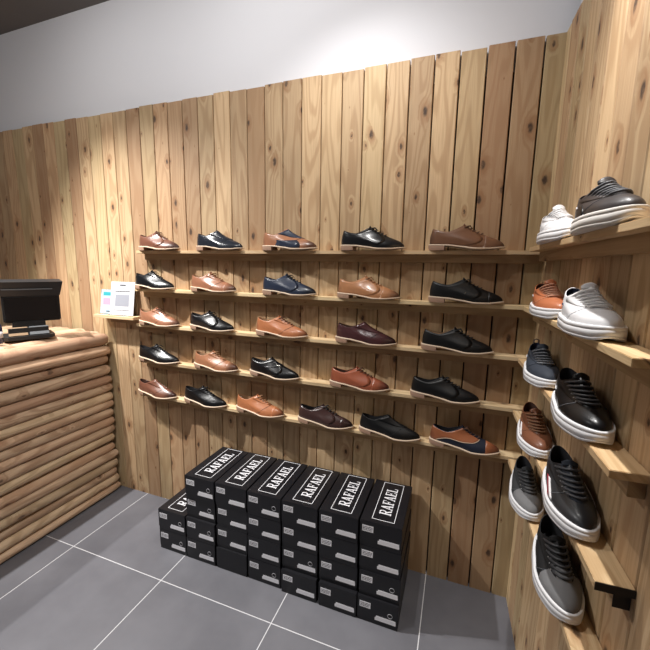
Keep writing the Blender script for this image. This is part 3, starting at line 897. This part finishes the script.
# ---- sneakers
M_rub = plain('white_rubber', (.72, .72, .74), .45); M_rubd = plain('grey_white_rubber', (.62, .60, .57), .5)
S_blk = leather('black_smooth_sneaker', (.004, .004, .005), rough=.34, coat=.12); S_blk2 = leather('black_nubuck', (.006, .006, .007), rough=.7, coat=0)
S_wht = leather('white_sneaker_leather', (.76, .76, .78), rough=.4, coat=.1); S_brn = leather('brown_sneaker_leather', (.185, .072, .038), rough=.38, coat=.1)
S_org = leather('rust_sneaker_leather', (.46, .15, .065), rough=.42, coat=.1); S_nvy = leather('slate_navy_canvas', (.030, .037, .052), rough=.7, coat=0)
S_gry = leather('grey_suede', (.17, .17, .175), rough=.8, coat=0); S_dgr = leather('dark_grey_leather', (.022, .023, .026), rough=.40, coat=.1)
S_chb = leather('charcoal_brown_leather', (.030, .025, .026), rough=.42, coat=.08); S_cg = leather('charcoal_suede', (.030, .032, .035), rough=.75, coat=0)
M_lw = plain('white_laces', (.74, .74, .75), .7); M_lb = plain('black_laces', (.055, .056, .062), .5); M_lt = plain('tan_laces', (.22, .11, .055), .65)
M_lo = plain('pale_orange_laces', (.60, .33, .22), .65); M_lg = plain('grey_laces', (.16, .17, .19), .65); M_ldg = plain('dark_grey_laces', (.075, .078, .088), .6)
M_sw = plain('white_stripe', (.75, .73, .74), .5); M_sr = plain('dark_red_stripe', (.30, .03, .05), .5); M_sl = plain('silver_logo', (.6, .6, .62), .4); M_nav = plain('navy_textile', (.012, .018, .05), .7)
M_eye = plain('eyelet_metal', (.35, .35, .36), .35, .8)
def g_eyelet(L, i, sg):
    q = MB(); t = lerp(.57, .94, i/5)
    p = phi_at_y(L, t, sg*.0240); c = L.P(p, t, .0006); n_ = L.N(p, t); q.tube([c, c+n_*.0012], .0022, 8)
    return finish(q.v, q.f, 'eyelet')
def sneaker(u, z, v, yaw, mat, label, lace=M_lb, lin=M_lin_d, toe=None, eye=None, tongue=None, side=None, stripe=None, logo=None, loop=False, tab_=None, sole=M_rub, sc=1.0, bow=True):
    p = Rw(v, u, z+.0003)
    t = empty('sneaker', p, AW - PI/2 + yaw); t.scale = (sc, sc, sc); tag(t, label, 'shoe', 'sneakers on the right wall shelves')
    L = LS
    part('upper', 's_up', lambda: g_upper(L), mat, t)
    part('lining', 's_lin', lambda: g_lining(L), lin, t)
    part('sole', 's_sole', lambda: g_sole(L), sole, t)
    part('tongue', 's_tg', lambda: g_tongue(L, .0215, .013, .52), tongue or mat, t)
    part('eyestay', 's_eye', lambda: g_eyestay(L, .52, .985, .0165, .0340, .0018), eye or mat, t)
    part('laces', 's_lace_b' if bow else 's_lace', lambda: g_laces(L, 6, .57, .94, .0240, .0029, 2.0, False), lace, t)
    for k in range(6):
        for sg in (1, -1): part('eyelet', 's_ey%d%d' % (k, sg), lambda: g_eyelet(L, k, sg), M_eye, t)
    part('heel_tab', 's_ht', lambda: g_heeltab(L), tab_ or mat, t)
    [part('stitching', 's_st%d' % sg, lambda: g_stitch(L, [(1.45, .03), (1.28, .2), (1.02, .38), (.75, .52), (.50, .60)], sides=(sg,)), M_lg if mat in (S_blk, S_blk2, S_dgr, S_cg) else (eye or lace), t) for sg in (1, -1)]
    if side: part('side_panel', 's_sp', lambda: g_band(L, 1.45, 2.35, .02, .62, .0012, lean=-.1, name='side_panel'), side, t)
    if toe: part('toe_panel', 's_toe', lambda: g_cap(L, .052, .0012, 'toe_panel'), toe, t)
    if stripe:
        for sg in (1, -1):
            part('stripe', 's_s1%d' % sg, lambda: g_band(L, 1.18, 1.28, .10, .58, .0022, lean=.10, n2=2, sides=(sg,)), M_sw, t, 'white stripe')
            if stripe == 2: part('stripe', 's_s2%d' % sg, lambda: g_band(L, 1.29, 1.41, .10, .58, .0022, lean=.10, n2=2, sides=(sg,)), M_sr, t, 'dark red stripe')
    if logo:
        for sg in (1, -1): part('logo', 's_lg%d' % sg, lambda: g_band(L, 1.80, 1.91, .50, .64, .0022, 3, 3, name='logo', sides=(sg,)), logo, t)
    if loop: part('pull_loop', 's_loop', lambda: g_loop(L), tab_ or mat, t)
    return t
UF, UN = .352, .712
sneaker(UF+.005, ZR[0], 0.044, 0, S_wht, 'white sneaker on the top right-wall shelf behind a dark sneaker', M_lw, toe=None, logo=M_lin_d, sole=M_rub, bow=False, eye=S_wht, sc=.955)
sneaker(UN, ZR[0], 0.044, 0, S_chb, 'charcoal leather sneaker with grey-white sole, nearest on the top right-wall shelf', M_ldg, logo=M_sl, sole=M_rubd, side=S_blk, sc=.965)
sneaker(UF, ZR[1], 0.043, 0, S_org, 'rust orange sneaker with pale laces and white sole on the right wall', M_lo, lin=M_lin_b, logo=M_sl, sc=.955)
sneaker(UN-.02, ZR[1], 0.044, 0, S_wht, 'white sneaker with navy lining on the second right-wall shelf', M_lw, lin=M_nav, logo=M_nav, tongue=S_wht, sc=.965)
sneaker(UF, ZR[2], 0.045, -.05, S_nvy, 'slate navy canvas sneaker with grey laces and heel loop', M_lg, lin=M_nav, logo=M_sl, loop=True, eye=S_nvy, bow=False, sc=.955)
sneaker(UN, ZR[2], 0.045, -.03, S_blk, 'all-black leather sneaker with thick white sole on the middle right-wall shelf', M_lb, logo=M_sl, tongue=S_blk, sc=.965)
sneaker(UF+.005, ZR[3], 0.046, -.05, S_brn, 'brown leather sneaker with white side stripe and tan laces', M_lt, lin=M_lin_b, stripe=1, bow=False, sc=.955)
sneaker(UN, ZR[3], 0.045, -.04, S_dgr, 'dark grey leather sneaker with white and red side stripe', M_ldg, lin=M_lin_d, stripe=2, tongue=S_nvy, sole=M_rub, sc=.965)
sneaker(UF, ZR[4], 0.051, -.06, S_cg, 'charcoal suede sneaker with small silver stud, farther back on the lowest shelf', M_lb, toe=S_gry, logo=M_sl, bow=False, sc=.955)
sneaker(UN-.01, ZR[4], 0.047, -.06, S_blk2, 'black sneaker with grey suede toe panel, nearest on the lowest right-wall shelf', M_lb, toe=S_gry, logo=M_sl, bow=False, sc=.965)

# ------------------------------------------------------------------ light: ceiling spots, added fill lamps, soft light of the rest of the shop
def spot(x, y, z, tx, ty, tz, power, size, blend=.6, r=.022, col=(1.0, .93, .84)):
    l = bpy.data.lights.new('spot_and_fill', 'SPOT'); l.energy = power; l.spot_size = math.radians(size); l.spot_blend = blend
    l.shadow_soft_size = r; l.color = col
    o = bpy.data.objects.new('spot_and_fill', l); C.objects.link(o); o.location = (x, y, z)
    d = Vector((tx, ty, tz)) - Vector((x, y, z)); o.rotation_euler = d.to_track_quat('-Z', 'Y').to_euler()
    return o
W1 = (1.0, .975, .945)
spot(-2.22, .83, 2.86, -1.30, 1.45, .0, 300, 88, 1.0, col=W1)
spot(-2.74, .80, 2.86, -1.70, 1.2, .0, 150, 66, .7, col=W1)
spot(-.50, 1.17, 2.86, -.25, 1.45, .6, 36, 124, 1.0, col=W1)
spot(.02, 1.00, 2.86, .27, .78, 1.7, 125, 74, 1.0, col=W1)
spot(-.35, -.35, 2.86, -2.3, .9, .75, 140, 46, .9, r=.08, col=W1)  # added fill lamp, brightens the log faces of the counter
spot(-1.7, -.5, 2.86, -.9, 1.35, .25, 20, 46, .9, r=.08, col=W1)  # added front fill for the box labels
spot(-.75, .60, 2.86, -.55, 1.69, 2.62, 40, 126, 1.0, r=.05, col=W1)  # added wash lamp to lift the upper white wall
spot(-1.75, .60, 2.86, -1.75, 1.69, 2.15, 24, 120, 1.0, r=.05, col=W1)  # another added wash, further left along the upper wall
spot(-2.9, -.1, 2.86, -2.7, 1.69, 2.3, 15, 140, 1.0, r=.05, col=W1)  # added wide fill for the far left of the upper wall
w = bpy.data.worlds.new('shop_surroundings'); bpy.context.scene.world = w; w.use_nodes = True
w.node_tree.nodes['Background'].inputs[0].default_value = (.95, .96, 1.0, 1); w.node_tree.nodes['Background'].inputs[1].default_value = .10

sc = bpy.context.scene
sc.view_settings.view_transform = 'Standard'; sc.view_settings.look = 'None'; sc.view_settings.gamma = 1; sc.view_settings.use_curve_mapping = False
sc.view_settings.exposure = 0.20
